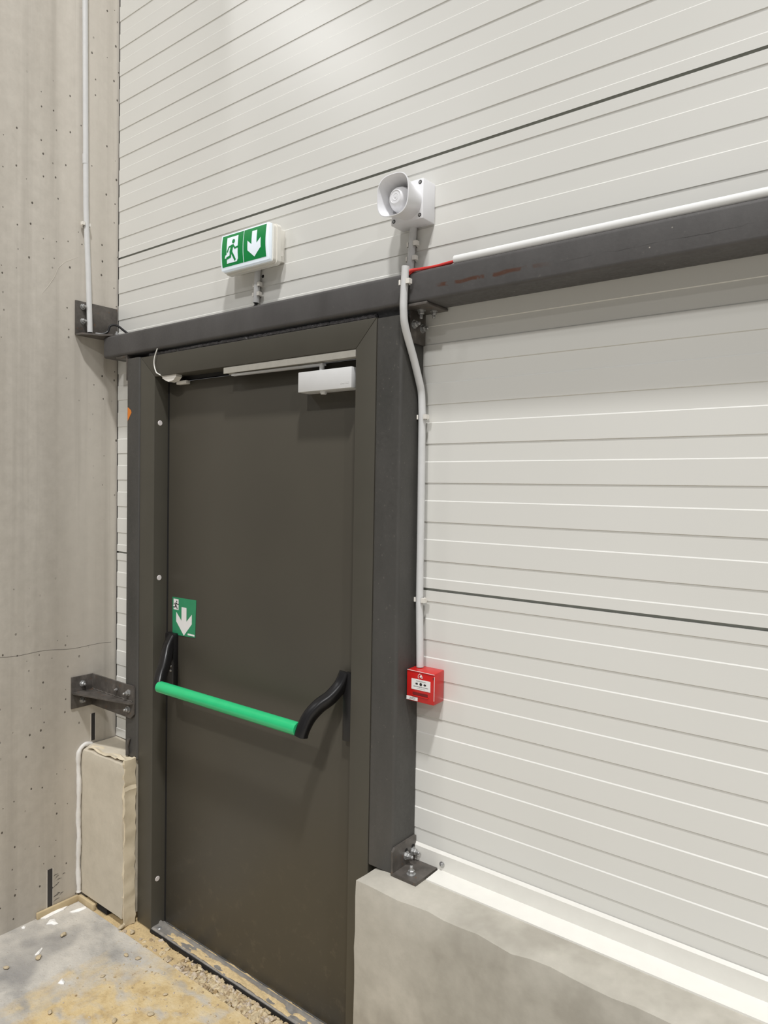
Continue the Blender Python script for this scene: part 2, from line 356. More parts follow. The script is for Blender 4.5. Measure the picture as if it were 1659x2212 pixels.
# ------------------------------------------------------------------ concrete column on the left
COLM = tag(None or thing('concrete_column', 'tall grey cast concrete column with small pits beside the cladding', 'column', (CX-0.3, -0.1, 0)), kind='structure')
bm = BM(); box(bm, CX-0.55, CX, -0.72, 0.14, -0.1, 6.0, 0.012, 2); finish('shaft', bm, M['column'], COLM)
def slot(y0, y1, z0, z1):
    bm = BM()
    box(bm, CX-0.001, CX+0.0022, y0-0.003, y0, z0, z1); box(bm, CX-0.001, CX+0.0022, y1, y1+0.003, z0, z1)
    o = finish('anchor_channel', bm, M['column'], COLM, sm=0)
    bm = BM(); box(bm, CX-0.001, CX+0.0012, y0, y1, z0, z1)
    finish('channel_slot', bm, M['slot'], o, sm=0)
a, b = PX(203, 1540, CX), PX(203, 1595, CX); slot(a.y-0.012, a.y+0.004, 0.607, a.z)
a = PX(102, 1880, CX); b = PX(113, 1878, CX); slot(a.y, b.y, 0.02, a.z)
# chipped concrete beside the lower channel
bm = BM()
for i in range(11):
    p = PX(random.uniform(118, 140), random.uniform(1885, 1945), CX); a = random.uniform(-0.4, 0.9); L = random.uniform(0.006, 0.014)
    tube(bm, [(CX, p.y-L*math.cos(a), p.z-L*math.sin(a)*0.6), (CX+0.0003, p.y, p.z+0.003), (CX, p.y+L*math.cos(a), p.z+L*math.sin(a)*0.6)], [0.0002, 0.0011, 0.0002], 6)
tag(finish('spalled_cracks', bm, M['slot'], COLM, sm=20), kind='stuff')
# fine crack lines as thin raised fins of the shuttering joint
bm = BM()
tube(bm, [PX(x, 1420-0.133*x+2*math.sin(x*.05), CX) for x in range(0, 244, 12)], 0.0006, 5)
finish('shuttering_line', bm, M['post'], COLM)
bm = BM(); tube(bm, [PX(x, y, CX) for x, y in ((90, 635), (104, 618), (118, 598), (126, 578), (140, 566), (170, 555))], [0.0003, 0.0009, 0.0007, 0.0008, 0.0006, 0.0003], 6); finish('scrape', bm, M['column'], COLM)

# ------------------------------------------------------------------ plinths
def lump(bm, amp=0.003, sc=28, sel=None):
    from mathutils import noise as mn
    for v in bm.verts:
        if sel and not sel(v.co): continue
        v.co += mn.noise_vector(v.co*sc)*amp
def gridbox(bm, x0, x1, y0, y1, z0, z1, step):
    box(bm, x0, x1, y0, y1, z0, z1)
    for ax, a, b in ((0, x0, x1), (1, y0, y1), (2, z0, z1)):
        n = int((b-a)/step)
        for i in range(1, n):
            no = [0, 0, 0]; no[ax] = 1; co = [0, 0, 0]; co[ax] = a+(b-a)*i/n
            bmesh.ops.bisect_plane(bm, geom=bm.verts[:]+bm.edges[:]+bm.faces[:], plane_co=co, plane_no=no)
PT = 0.588
bm = BM(); gridbox(bm, -1.178, WX1-0.2, -0.176, 0.10, -0.05, PT, 0.045)
from mathutils import noise as mn
for v in bm.verts:   # worn arris along the upper front edge and the door end
    c = v.co
    if abs(c.z-PT) < 1e-4 and abs(c.y+0.176) < 1e-4: c.y += 0.006+0.008*mn.noise(c*14); c.z -= 0.007+0.009*mn.noise(c*17+Vector((3, 1, 2)))
    if abs(c.x+1.178) < 1e-4 and abs(c.y+0.176) < 1e-4: c.x += 0.002+0.004*mn.noise(c*23)
    if abs(c.x+1.178) < 1e-4 and abs(c.z-PT) < 1e-4: c.z -= 0.008; 
tag(finish('concrete_plinth', bm, M['plinth'], sm=50), 'long grey concrete plinth under the cladding right of the door', 'plinth', 'concrete plinths')
LP_ = thing('concrete_plinth', 'short concrete plinth with a rough end between column and door frame', 'plinth', (-2.45, -0.07, 0), 'concrete plinths')
bm = BM(); gridbox(bm, CX+0.004, -2.292, -0.146, 0.010, 0.03, 0.597, 0.03)
bmesh.ops.remove_doubles(bm, verts=bm.verts[:], dist=1e-4)
for v in bm.verts:
    c = v.co
    if c.x > -2.31: c.x += 0.010*mn.noise(c*19)-0.004; c.y += 0.006*mn.noise(c*23+Vector((5, 5, 5)))
    if c.z > 0.58 and c.y < -0.14: c.z -= 0.010+0.006*mn.noise(c*21); c.y += 0.004
    elif c.z > 0.58: c.z += 0.004*mn.noise(c*15)
finish('block', bm, M['plinth2'], LP_, sm=40)
bm = BM(); gridbox(bm, -2.30, -2.2895, -0.143, -0.099, 0.0, 0.612, 0.016); lump(bm, 0.006, 40); finish('broken_end', bm, M['rough'], LP_, sm=20)
bm = BM()   # ragged mortar cap on top of the block
nx, ny = 16, 7
vs = [[bm.verts.new((CX+0.03+0.255*i/nx, -0.137+0.04*j/ny, 0.594+0.012*max(0, mn.noise(Vector((i*.35, j*.4, 1.7)))+0.25)+(0.010 if i > 12 else 0))) for j in range(ny+1)] for i in range(nx+1)]
for i in range(nx):
    for j in range(ny): bm.faces.new((vs[i][j], vs[i+1][j], vs[i+1][j+1], vs[i][j+1]))
finish('mortar_cap', bm, M['rough'], LP_, sm=30)
bm = BM(); box(bm, -2.47, -2.405, -0.142, -0.10, 0.003, 0.031); finish('dark_gap', bm, M['dark'], LP_, sm=0)
# foam sealant bead between column and short plinth
pts = [PY(198, 1607, -0.10), Vector((CX+0.006, -0.135, 0.600)), Vector((CX+0.005, -0.156, 0.575))]
for z in (0.52, 0.45, 0.38, 0.31, 0.25, 0.18, 0.12, 0.06, 0.035): pts.append(Vector((CX+0.005+0.003*math.sin(z*33), -0.156, z)))
bm = BM(); pp = smooth_path(pts, 5); tube(bm, pp, [0.0085+0.0010*math.sin(i*0.7)+0.0006*math.sin(i*2.1) for i in range(len(pp))], 10)
tag(finish('sealant_bead', bm, M['foam']), 'white foam sealant bead running down the joint of column and plinth', 'sealant')
# joint strips at the foot
bm = BM(); box(bm, CX+0.001, CX+0.012, -0.318, -0.153, 0.0, 0.024, 0.0015); tag(finish('joint_strip', bm, M['wood']), 'tan joint strip at the foot of the concrete column', 'strip', 'joint strips at the floor')
bm = BM(); box(bm, CX+0.004, -2.468, -0.160, -0.148, 0.0, 0.024, 0.0015); tag(finish('joint_strip', bm, M['wood']), 'tan joint strip at the foot of the short plinth', 'strip', 'joint strips at the floor')

# ------------------------------------------------------------------ white flashing over the plinth
FL = thing('trim_1', 'white folded metal flashing on top of the long plinth', None, (-0.5, -0.03, PT), kind='structure')
bm = BM()
prof = [(0.0, 0.640), (-0.0045, 0.634), (-0.0045, PT+0.004), (-0.062, PT+0.0022), (-0.064, PT-0.006), (-0.066, PT-0.006), (-0.0655, PT+0.0042), (-0.0062, PT+0.0062), (-0.0062, 0.636), (0.0, 0.643)]
prism(bm, prof, 'x', -1.030, WX1-0.2); finish('flashing', bm, M['flash'], FL, sm=20)
bm = BM(); prism(bm, [(0.0, 0.640), (-0.0045, 0.634), (-0.0045, PT+0.003), (-0.0062, PT+0.003), (-0.0062, 0.636), (0.0, 0.643)], 'x', -1.114, -1.030); finish('flashing_end', bm, M['flash'], FL, sm=20)
p = PY(955, 1867, -0.007); bm = BM(); lathe(bm, [(0, 0), (0.0075, 0), (0.0075, 0.0015), (0.0045, 0.002), (0.0045, 0.005), (0.002, 0.0065), (0, 0.0065)], p, (0, -1, 0), 12); finish('screw', bm, M['galv'], FL)

# ------------------------------------------------------------------ steel frame
BZ0, BZ1, BY = 2.078, 2.158, -0.100
bm = BM(); prism(bm, rrect(BY, -0.004, BZ0, BZ1, 0.009), 'x', -2.512, WX1-0.1)
tag(finish('steel_beam', bm, M['beam'], sm=30), 'dark grey steel box beam with rust streak spanning above the door', 'beam')
bm = BM(); prism(bm, post_profile(-2.366, -2.287, -0.096, -0.0008, 0.008), 'z', 0.602, 2.062); o = finish('steel_post', bm, M['post'], sm=30)
tag(o, 'dark steel post left of the door, standing behind the short plinth', 'post', 'steel door posts')
bm = BM(); flat(bm, [(-2.3585, 1.886), (-2.352, 1.884), (-2.337, 1.874), (-2.334, 1.866), (-2.345, 1.852), (-2.3585, 1.836)], 'y', -0.0966); finish('orange_mark', bm, M['orange'], o, sm=0)
bm = BM(); tube(bm, [(-2.331, -0.101, 0.672), (-2.337, -0.103, 0.645), (-2.335, -0.104, 0.615)], [0.006, 0.005, 0.007], 8); finish('paint_drip', bm, M['raw'], o)
bm = BM(); prism(bm, post_profile(-1.203, -1.115, -0.096, -0.0008, 0.010), 'z', PT, 2.055)
tag(finish('steel_post', bm, M['post'], sm=30), 'dark steel post right of the door, standing on the long plinth', 'post', 'steel door posts')

# ------------------------------------------------------------------ door
DOOR = thing('door_1', 'dark olive grey steel fire exit door in matching frame', None, (-1.74, -0.05, 0), kind='structure')
FYF, FYB = -0.092, -0.034
JL0, JL1, JR0, JR1, HB, HT = -2.286, -2.200, -1.275, -1.204, 1.985, 2.060
def jamb(name, poly):
    bm = BM(); prism(bm, poly, 'y', FYF, FYB)
    es = [e for e in bm.edges if all(abs(v.co.y-FYF) < 1e-5 for v in e.verts)]
    bmesh.ops.bevel(bm, geom=es, offset=0.0022, segments=2, affect='EDGES', profile=0.5)
    return finish(name, bm, M['frame'], DOOR, sm=30)
g = 0.0004
JL = jamb('frame_jamb', [(JL0, 0.004), (JL1, 0.004), (JL1, HB), (JL0, HT)])
jamb('frame_jamb', [(JR0, 0.004), (JR1, 0.004), (JR1, HT), (JR0, HB)])
HD = jamb('frame_head', [(JL1+g, HB), (JR0-g, HB), (JR1-g, HT), (JL0+g, HT)])
for x0, x1, z0, z1 in ((-2.2, -2.186, 0.012, HB), (-1.287, -1.275, 0.012, HB), (-2.186, -1.287, HB-0.012, HB)):
    bm = BM(); box(bm, x0, x1, -0.036, -0.020, z0, z1); finish('rubber_seal', bm, M['seal'], DOOR, sm=0)
bm = BM(); box(bm, -2.186, -1.290, -0.040, 0.004, 0.016, 1.968, 0.0025); LEAF = finish('door_leaf', bm, M['door'], DOOR)
for py in (914, 1248, 1898):
    p = PX(346-(py-914)*0.006, py, JL1); bm = BM(); lathe(bm, [(0, 0.0012), (0.008, 0.0012), (0.0095, 0)], (JL1, p.y, p.z), (1, 0, 0), 16); finish('hole_plug', bm, M['cap'], JL)
TH = None
bm = BM(); prism(bm, [(-0.090, 0.0), (-0.090, 0.008), (-0.084, 0.012), (-0.060, 0.012), (-0.056, 0.020), (-0.050, 0.020), (-0.047, 0.012), (-0.034, 0.010), (-0.034, 0.0)], 'x', -2.200, -1.275)
TH = finish('threshold', bm, M['alu'], DOOR, sm=20)
bm = BM(); box(bm, -2.2, -1.275, -0.096, -0.0905, -0.01, 0.006); finish('threshold_edge', bm, M['seal'], TH, sm=0)
bm = BM(); lathe(bm, [(0, 0.002), (0.007, 0.002), (0.009, 0)], (-2.175, -0.073, 0.012), (0, 0, 1), 14); finish('threshold_screw', bm, M['galv'], TH)
bm = BM()   # loose sand on the threshold: a drift whose hollows dip below the metal
def drift(bm, x0, x1, y0, y1, base, amp, cut, sx, sy_):
    nx, ny = int((x1-x0)/0.006), max(3, int((y1-y0)/0.004))
    V = [[bm.verts.new((x0+(x1-x0)*i/nx, y0+(y1-y0)*j/ny, base+amp*(mn.fractal(Vector(((x0+(x1-x0)*i/nx)*sx, (y0+(y1-y0)*j/ny)*sy_, 3.3)), 0.6, 2.1, 5)-cut*(1 if j in (0, ny) else 0.45) + 0.35*math.sin(math.pi*min(1, max(0, (i/nx-0.08)/0.8)))))) for j in range(ny+1)] for i in range(nx+1)]
    for i in range(nx):
        for j in range(ny): bm.faces.new((V[i][j], V[i+1][j], V[i+1][j+1], V[i][j+1]))
drift(bm, -2.12, -1.285, -0.087, -0.0585, 0.0127, 0.0050, 0.25, 14, 40); drift(bm, -2.17, -1.285, -0.0475, -0.0405, 0.0122, 0.0050, 0.15, 22, 60)
tag(finish('loose_sand', bm, M['sand'], TH, sm=60), 'yellow sand lying on the threshold', kind='stuff')
# sealant between head and beam
bm = BM(); pp = []
for i in range(150):
    x = -2.24+1.03*i/149; pp.append((x, -0.083+0.0010*math.sin(i*2.1), 2.0655+0.0010*math.sin(i*1.3+math.sin(i*.7)*2)))
tube(bm, pp, [0.0068+0.0008*math.sin(i*1.9)+0.0007*random.random() for i in range(150)], 10)
tag(finish('sealant_bead', bm, M['silicone']), 'dark glossy sealant bead between door head and steel beam', 'sealant')

# ------------------------------------------------------------------ bolts and angle brackets
def bolt(parent, p, d, r=0.0085, stud=0.010, wash=True):
    p = Vector(p); d = Vector(d).normalized()
    bm = BM(); a = d.orthogonal().normalized(); b = d.cross(a)
    ring = lambda rr, h, n, ph=0: [p+d*h+(a*math.cos(2*math.pi*k/n+ph)+b*math.sin(2*math.pi*k/n+ph))*rr for k in range(n)]
    def stack(levels, n):
        R = [[bm.verts.new(q) for q in ring(rr, h, n)] for rr, h in levels]
        for i in range(len(R)-1):
            for k in range(n): bm.faces.new((R[i][k], R[i][(k+1) % n], R[i+1][(k+1) % n], R[i+1][k]))
        bm.faces.new(R[-1]); bm.faces.new(R[0][::-1])
    stack([(r, 0.0018), (r, 0.0018+r*0.9), (r*0.86, 0.0018+r*1.05)], 6)
    stack([(r*0.52, 0.002), (r*0.52, 0.002+r*1.05+stud*0.85), (r*0.40, 0.002+r*1.05+stud)], 12)
    o = finish('bolt', bm, M['galv'], parent, sm=25)
    if wash:
        bm = BM(); tube(bm, [p, p+d*0.0018], r*1.38, 18); finish('washer', bm, M['galv'], o)
    return o
# upper left
B = thing('angle_bracket', 'black steel angle bracket bolting the beam end to the column, top left', 'bracket', (CX+0.04, -0.09, 2.16), 'steel angle brackets')
bm = BM(); box(bm, CX, CX+0.006, -0.176, -0.004, 2.162, 2.290, 0.001); finish('upright_leg', bm, M['raw'], B)
bm = BM(); box(bm, CX+0.006, -2.470, -0.176, -0.004, 2.1595, 2.166, 0.001)
pr = [(CX+0.006, -0.176), (-2.543, -0.170), (-2.500, -0.112), (-2.470, -0.09), (-2.470, -0.004), (CX+0.006, -0.004)]
bm.free(); bm = BM(); prism(bm, pr, 'z', 2.1595, 2.166); finish('flat_leg', bm, M['raw'], B)
for py in (663, 694): p = PX(179, py, CX+0.006); bolt(B, p, (1, 0, 0), 0.0082, 0.012)
bolt(B, (-2.505, -0.052, 2.166), (0, 0, 1), 0.009, 0.008)
bm = BM(); tube(bm, smooth_path([(-2.545, -0.115, 2.172), (-2.53, -0.095, 2.172), (-2.520, -0.080, 2.182), (-2.515, -0.072, 2.205), (-2.500, -0.055, 2.208), (-2.480, -0.035, 2.188), (-2.462, -0.02, 2.1715)], 6), 0.0045, 10)
tag(finish('black_cable', bm, M['black']), 'black cable looping over the bracket at the beam end', 'cable')
# lower left
B = thing('angle_bracket', 'steel angle bracket with gusset tying the left post to the column', 'bracket', (CX+0.1, -0.12, 0.75), 'steel angle brackets')
bm = BM(); box(bm, CX, CX+0.006, -0.187, -0.097, 0.750, 0.871, 0.001); finish('column_leg', bm, M['raw'], B)
bm = BM(); prism(bm, [(CX+0.006, 0.871), (-2.305, 0.871), (-2.298, 0.86), (-2.298, 0.768), (-2.318, 0.750), (CX+0.006, 0.750)], 'y', -0.1035, -0.097); finish('post_leg', bm, M['raw'], B)
bm = BM(); prism(bm, [(CX+0.006, -0.1035), (-2.300, -0.1035), (-2.305, -0.118), (CX+0.016, -0.184), (CX+0.006, -0.184)], 'z', 0.807, 0.813); finish('gusset', bm, M['raw'], B)
bm = BM(); tube(bm, [(x, -0.1045, 0.814+0.0015*math.sin(i*2.3)) for i, x in enumerate([CX+0.01+0.27*k/26 for k in range(27)])], 0.0035, 6); finish('weld_seam', bm, M['raw'], B)
for py in (1476, 1512): p = PX(178, py, CX+0.006); bolt(B, p, (1, 0, 0), 0.0088, 0.011)
bolt(B, (-2.331, -0.1035, 0.843), (0, -1, 0), 0.0088, 0.012); bolt(B, (-2.332, -0.1035, 0.782), (0, -1, 0), 0.0088, 0.008); bolt(B, (-2.404, -0.1035, 0.842), (0, -1, 0), 0.0055, 0.006, False)
# upper right
B = thing('angle_bracket', 'black steel angle bracket under the beam at the right post head', 'bracket', (-1.08, -0.05, 2.0), 'steel angle brackets')
bm = BM(); box(bm, -1.115, -1.038, -0.100, -0.002, 2.0705, 2.0775, 0.001); finish('flat_leg', bm, M['raw'], B)
bm = BM(); box(bm, -1.1145, -1.108, -0.070, -0.002, 1.988, 2.0705, 0.001); finish('upright_leg', bm, M['raw'], B)
bolt(B, (-1.088, -0.052, 2.0705), (0, 0, -1), 0.0085, 0.011); bolt(B, (-1.066, -0.026, 2.0705), (0, 0, -1), 0.0075, 0.009)
bolt(B, (-1.108, -0.056, 2.036), (1, 0, 0), 0.0085, 0.009); bolt(B, (-1.108, -0.018, 2.031), (1, 0, 0), 0.0085, 0.009)
# beside the left post head
B = thing('angle_bracket', 'small steel angle under the beam left of the left post head', 'bracket', (-2.4, -0.05, 1.99), 'steel angle brackets')
bm = BM(); box(bm, -2.440, -2.367, -0.094, -0.010, 2.0705, 2.0775, 0.001); finish('flat_leg', bm, M['raw'], B)
bm = BM(); box(bm, -2.374, -2.367, -0.094, -0.010, 1.985, 2.0705, 0.001); finish('upright_leg', bm, M['raw'], B)
bolt(B, (-2.405, -0.050, 2.0705), (0, 0, -1), 0.0075, 0.006)
# lower right
B = thing('angle_bracket', 'rusty steel angle bracket fixing the right post to the plinth top', 'bracket', (-1.075, -0.055, PT), 'steel angle brackets')
bm = BM(); prism(bm, [(-0.106, PT+0.0015), (-0.002, PT+0.0015), (-0.002, 0.661), (-0.097, 0.661), (-0.106, 0.652)], 'x', -1.1145, -1.108); LEG = finish('upright_leg', bm, M['raw'], B, sm=20)
bm = BM(); prism(bm, [(-1.108, -0.106), (-1.034, -0.106), (-1.034, -0.0065), (-1.108, -0.0065)], 'z', PT+0.0005, PT+0.0085); finish('flat_leg', bm, M['raw'], B, sm=20)
for y, z in ((-0.047, 0.622), (-0.016, 0.622)):
    bm = BM(); prism(bm, rrect(y-0.0055, y+0.0055, z-0.006, z+0.019, 0.005), 'x', -1.1085, -1.1072); finish('slot_hole', bm, M['dark'], LEG, sm=0)
    bolt(B, (-1.108, y, z), (1, 0, 0), 0.0085, 0.011)
bolt(B, (-1.069, -0.077, PT+0.0085), (0, 0, 1), 0.0090, 0.011)

# ------------------------------------------------------------------ conduits and clips
def clip(parent, p, axis, out, side, r=0.0108, w=0.012):
    """spring clip: base block behind the pipe and two jaws; side jaw longer"""
    p = Vector(p); ax = Vector(axis).normalized(); out = Vector(out).normalized(); sd = ax.cross(out).normalized()
    if sd.dot(Vector(side)) < 0: sd = -sd
    bm = BM()
    def ringpt(a, rr): return p+out*math.cos(a)*rr+sd*math.sin(a)*rr
    A0, A1, n = math.radians(52), math.radians(308), 22
    rows = []
    for i in range(n+1):
        a = A0+(A1-A0)*i/n
        rows.append([bm.verts.new(ringpt(a, rr)+ax*h) for rr, h in ((r, -w/2), (r+0.0028, -w/2), (r+0.0028, w/2), (r, w/2))])
    for i in range(n):
        for k in range(4): bm.faces.new((rows[i][k], rows[i+1][k], rows[i+1][(k+1) % 4], rows[i][(k+1) % 4]))
    bm.faces.new(rows[0][::-1]); bm.faces.new(rows[-1])
    def obox(c, hx, hy, hz):
        v = [bm.verts.new(c+sd*sx*hx+out*sy_*hy+ax*sz*hz) for sx in (-1, 1) for sy_ in (-1, 1) for sz in (-1, 1)]
        for q in ((0,1,3,2), (4,6,7,5), (0,4,5,1), (2,3,7,6), (0,2,6,4), (1,5,7,3)): bm.faces.new([v[i] for i in q])
    obox(p-out*(r-0.001), 0.009, 0.0035, w/2)
    obox(p+sd*(r+0.0045)+out*0.003, 0.0055, 0.0065, w/2); obox(p-sd*(r+0.002), 0.002, 0.006, w/2)
    return finish('clip', bm, M['clip'], parent, sm=30)
def pipe_obj(pts, parent, r=0.010, seg=20):
    bm = BM(); tube(bm, pts, r, seg, cap=True); o = finish('pipe', bm, M['conduit'], parent, sm=50)
    return o
def bore(parent, p, d, r=0.0082):
    bm = BM(); tube(bm, [p, Vector(p)+Vector(d)*0.0008], r, 18); finish('pipe_mouth', bm, M['dark'], parent)
# column conduit
T = thing('conduit', 'light grey conduit running down the concrete column to the top left bracket', 'conduit', (CX+0.012, -0.14, 2.18), 'plastic cable conduits')
pts = [(CX+0.0115, -0.147, 5.9), (CX+0.0115, -0.146, 3.4), (CX+0.0120, -0.140, 2.65), (CX+0.0125, -0.138, 2.577), (CX+0.018, -0.133, 2.40), (CX+0.023, -0.128, 2.176)]
PP_ = pipe_obj(pts, T); bore(PP_, pts[-1], (0, 0, -1))
clip(T, (CX+0.0125, -0.138, 2.577), (0, 0, 1), (1, 0, 0), (0, -1, 0))
bm = BM(); tube(bm, [(CX+0.0117, -0.1425, 2.80), (CX+0.0117, -0.143, 2.835)], 0.01035, 20); finish('pipe_coupler', bm, M['conduit'], T)
# long conduit by the right post
T = thing('conduit', 'long grey conduit bending off the beam down to the red call point', 'conduit', (-1.10, -0.02, 1.128), 'plastic cable conduits')
pts = [(-1.097, -0.112, 2.170), (-1.099, -0.112, 2.13), (-1.101, -0.112, 2.085), (-1.102, -0.110, 2.058), (-1.1035, -0.100, 2.020), (-1.1035, -0.060, 1.945), (-1.1030, -0.032, 1.885), (-1.1035, -0.0215, 1.855), (-1.1015, -0.020, 1.80)]
pts = smooth_path(pts, 5)+[Vector((-1.0995, -0.020, 1.55)), Vector((-1.0985, -0.020, 1.30)), Vector((-1.0930, -0.020, 1.1295))]
PP_ = pipe_obj(pts, T); bore(PP_, pts[0], (0, 0, 1))
clip(T, (-1.099, -0.112, 2.130), (0, 0, 1), (0, -1, 0), (1, 0, 0))
clip(T, (-1.1015, -0.020, 1.797), (0, 0, 1), (0, -1, 0), (1, 0, 0)); clip(T, (-1.0985, -0.020, 1.310), (0, 0, 1), (0, -1, 0), (1, 0, 0))
# sounder conduit
T = thing('conduit', 'short grey conduit below the white alarm sounder', 'conduit', (-1.15, -0.012, 2.16), 'plastic cable conduits')
pipe_obj([(-1.146, -0.0125, 2.312), (-1.150, -0.0125, 2.262), (-1.158, -0.0125, 2.165)], T)
for z in (2.262, 2.224): clip(T, (-1.150-(2.262-z)*0.08, -0.0125, z), (0, 0, 1), (0, -1, 0), (1, 0, 0))
# sign conduit
T = thing('conduit', 'stub of grey conduit under the green exit sign', 'conduit', (-1.76, -0.012, 2.19), 'plastic cable conduits')
pts = [(-1.7600, -0.0125, 2.318), (-1.763, -0.0125, 2.255), (-1.767, -0.0125, 2.196)]
PP_ = pipe_obj(pts, T); bore(PP_, pts[-1], (0, 0, -1))
for z in (2.252, 2.222): clip(T, (-1.763-(2.252-z)*0.07, -0.0125, z), (0, 0, 1), (0, -1, 0), (1, 0, 0))
bm = BM(); tube(bm, smooth_path([(-1.767, -0.0125, 2.20), (-1.768, -0.014, 2.186), (-1.778, -0.022, 2.174), (-1.790, -0.026, 2.164)], 5), 0.0055, 10)
tag(finish('black_cable', bm, M['black']), 'black cable end emerging from the conduit under the exit sign', 'cable')
p = PY(568, 597, 0.0); bm = BM(); lathe(bm, [(0, 0.0012), (0.0045, 0.0012), (0.0055, 0)], p, (0, -1, 0), 14); finish('drill_hole', bm, M['dark'], WALL)
# pipe on the beam with red cable
T = thing('conduit', 'white conduit lying along the top of the steel beam', 'conduit', (-0.9, -0.08, BZ1), 'plastic cable conduits')
bm = BM(); tube(bm, [(-0.965, -0.086, BZ1+0.0105), (WX1-0.2, -0.086, BZ1+0.0105)], 0.0108, 24); finish('pipe', bm, M['white'], T)
bm = BM(); pp = smooth_path([(-0.93, -0.086, BZ1+0.008), (-0.975, -0.088, BZ1+0.007), (-1.02, -0.090, BZ1+0.004), (-1.06, -0.096, BZ1+0.003), (-1.085, -0.103, BZ1+0.002), (-1.094, -0.108, BZ1-0.004)], 6)
tube(bm, pp, 0.0036, 10); pp2 = [p+Vector((0.0, 0.005, -0.001+0.002*math.sin(i*.4))) for i, p in enumerate(pp)]; tube(bm, pp2, 0.0030, 10)
tag(finish('red_cable', bm, M['redcable']), 'red twin cable bridging from the beam conduit to the vertical conduit', 'cable')
# dark cable loop to the door contact
bm = BM(); pts = [PY(340, 753, -0.100), PY(334, 772, -0.101), PY(333, 788, -0.100), PY(337, 803, -0.099), PY(341, 807, -0.096), PY(350, 812, -0.088), PY(356, 814, -0.080)]
tube(bm, smooth_path(pts, 6), 0.0021, 10); tag(finish('white_cable', bm, M['whitecable']), 'thin white cable curving down the door frame to the contact', 'cable')

# ------------------------------------------------------------------ door contact
T = thing('door_contact', 'small white magnetic door contact under the frame head', 'sensor', (-2.12, -0.07, 1.96))
bm = BM(); prism(bm, [(-2.158, 1.985), (-2.085, 1.985), (-2.085, 1.978), (-2.100, 1.966), (-2.128, 1.962), (-2.150, 1.970), (-2.165, 1.978)], 'y', -0.086, -0.062); finish('housing', bm, M['clip'], T, sm=20)
bm = BM(); box(bm, -2.120, -2.064, -0.060, -0.042, 1.955, 1.967, 0.002); finish('magnet', bm, M['clip'], T)

# ------------------------------------------------------------------ door closer
T = thing('door_closer', 'silver overhead door closer with sliding arm at the door top', 'door closer', (-1.4, -0.065, 1.88))
bm = BM(); box(bm, -1.496, -1.291, -0.090, -0.040, 1.881, 1.939, 0.0018); BODY = finish('body', bm, M['silver'], T)
bm = BM()   # raised maker's mark, too small to read in the photo
for i, (dx, dz, w, h) in enumerate(((0, 0, .004, .005), (.0055, .0005, .003, .0045), (.010, 0, .004, .005), (.0155, 0, .0025, .005), (.0195, .0005, .004, .0045), (.025, 0, .004, .005))):
    x = -1.330+dx; z = 1.8935+dz
    box(bm, x, x+w, -0.0905, -0.0898, z, z+0.0012); box(bm, x+w*0.2, x+w*0.5, -0.0905, -0.0898, z, z+h); box(bm, x+w*.4, x+w, -0.0905, -0.0898, z+h-0.0012, z+h)
finish('mark', bm, M['white'], BODY, sm=0)
bm = BM(); lathe(bm, [(0, -0.008), (0.008, -0.008), (0.0105, -0.004), (0.0105, 0.0)], (-1.416, -0.066, 1.881), (0, 0, 1), 18); finish('spindle_cap', bm, M['silver'], BODY)
bm = BM(); tube(bm, [(-1.424, -0.066, 1.938), (-1.424, -0.066, 1.962)], 0.0075, 16); finish('spindle', bm, M['silver'], T)
bm = BM(); prism(bm, [(-1.432, -0.074), (-1.415, -0.074), (-1.415, -0.058), (-1.432, -0.058), (-1.80, -0.072), (-1.80, -0.084)], 'z', 1.9555, 1.9615); finish('arm', bm, M['silver'], T, sm=0)
bm = BM(); prism(bm, [(-0.0905, 1.9640), (-0.0905, 1.981), (-0.088, 1.9845), (-0.062, 1.9845), (-0.062, 1.9640), (-0.068, 1.9640), (-0.068, 1.972), (-0.085, 1.972), (-0.085, 1.9640)], 'x', -1.830, -1.277); RA = finish('slide_rail', bm, M['rail'], T, sm=20)
bm = BM(); box(bm, -1.8315, -1.8285, -0.0895, -0.064, 1.966, 1.983, 0.001); finish('end_cap', bm, M['rail'], RA)

# ------------------------------------------------------------------ push bar
T = thing('push_bar', 'green panic push bar on black curved arms across the door', 'push bar', (-1.735, -0.1, 0.89))
bm = BM()
xs = [-2.072+0.655*i/12 for i in range(13)]
tube(bm, [(x, -0.150, 0.922) for x in xs], 0.0195, 28); finish('bar', bm, M['greenbar'], T, sm=50)
def arm(path, base, sgn):
    bm = BM(); pts = smooth_path(path, 5); n = len(pts); rings = []
    for i, p in enumerate(pts):
        t = (pts[min(i+1, n-1)]-pts[max(i-1, 0)]).normalized(); sx = Vector((1, 0, 0)); sx = (sx-t*sx.dot(t)).normalized(); up = t.cross(sx)
        w = 0.018; h = 0.0135+0.006*math.sin(math.pi*i/(n-1)) if i < n-6 else 0.0165
        rings.append([bm.verts.new(p+sx*w*(abs(math.cos(a))**0.6)*math.copysign(1, math.cos(a))+up*h*(abs(math.sin(a))**0.6)*math.copysign(1, math.sin(a))) for a in [2*math.pi*(k+.5)/16 for k in range(16)]])
    for i in range(n-1):
        for k in range(16): bm.faces.new((rings[i][k], rings[i][(k+1) % 16], rings[i+1][(k+1) % 16], rings[i+1][k]))
    bm.faces.new(rings[0][::-1]); bm.faces.new(rings[-1])
    a = finish('arm', bm, M['black'], T, sm=40)
    bm = BM(); x0, x1 = base; box(bm, x0, x1, -0.062, -0.0395, 0.885, 1.082, 0.005); finish('base_plate', bm, M['black'], T)
    return a
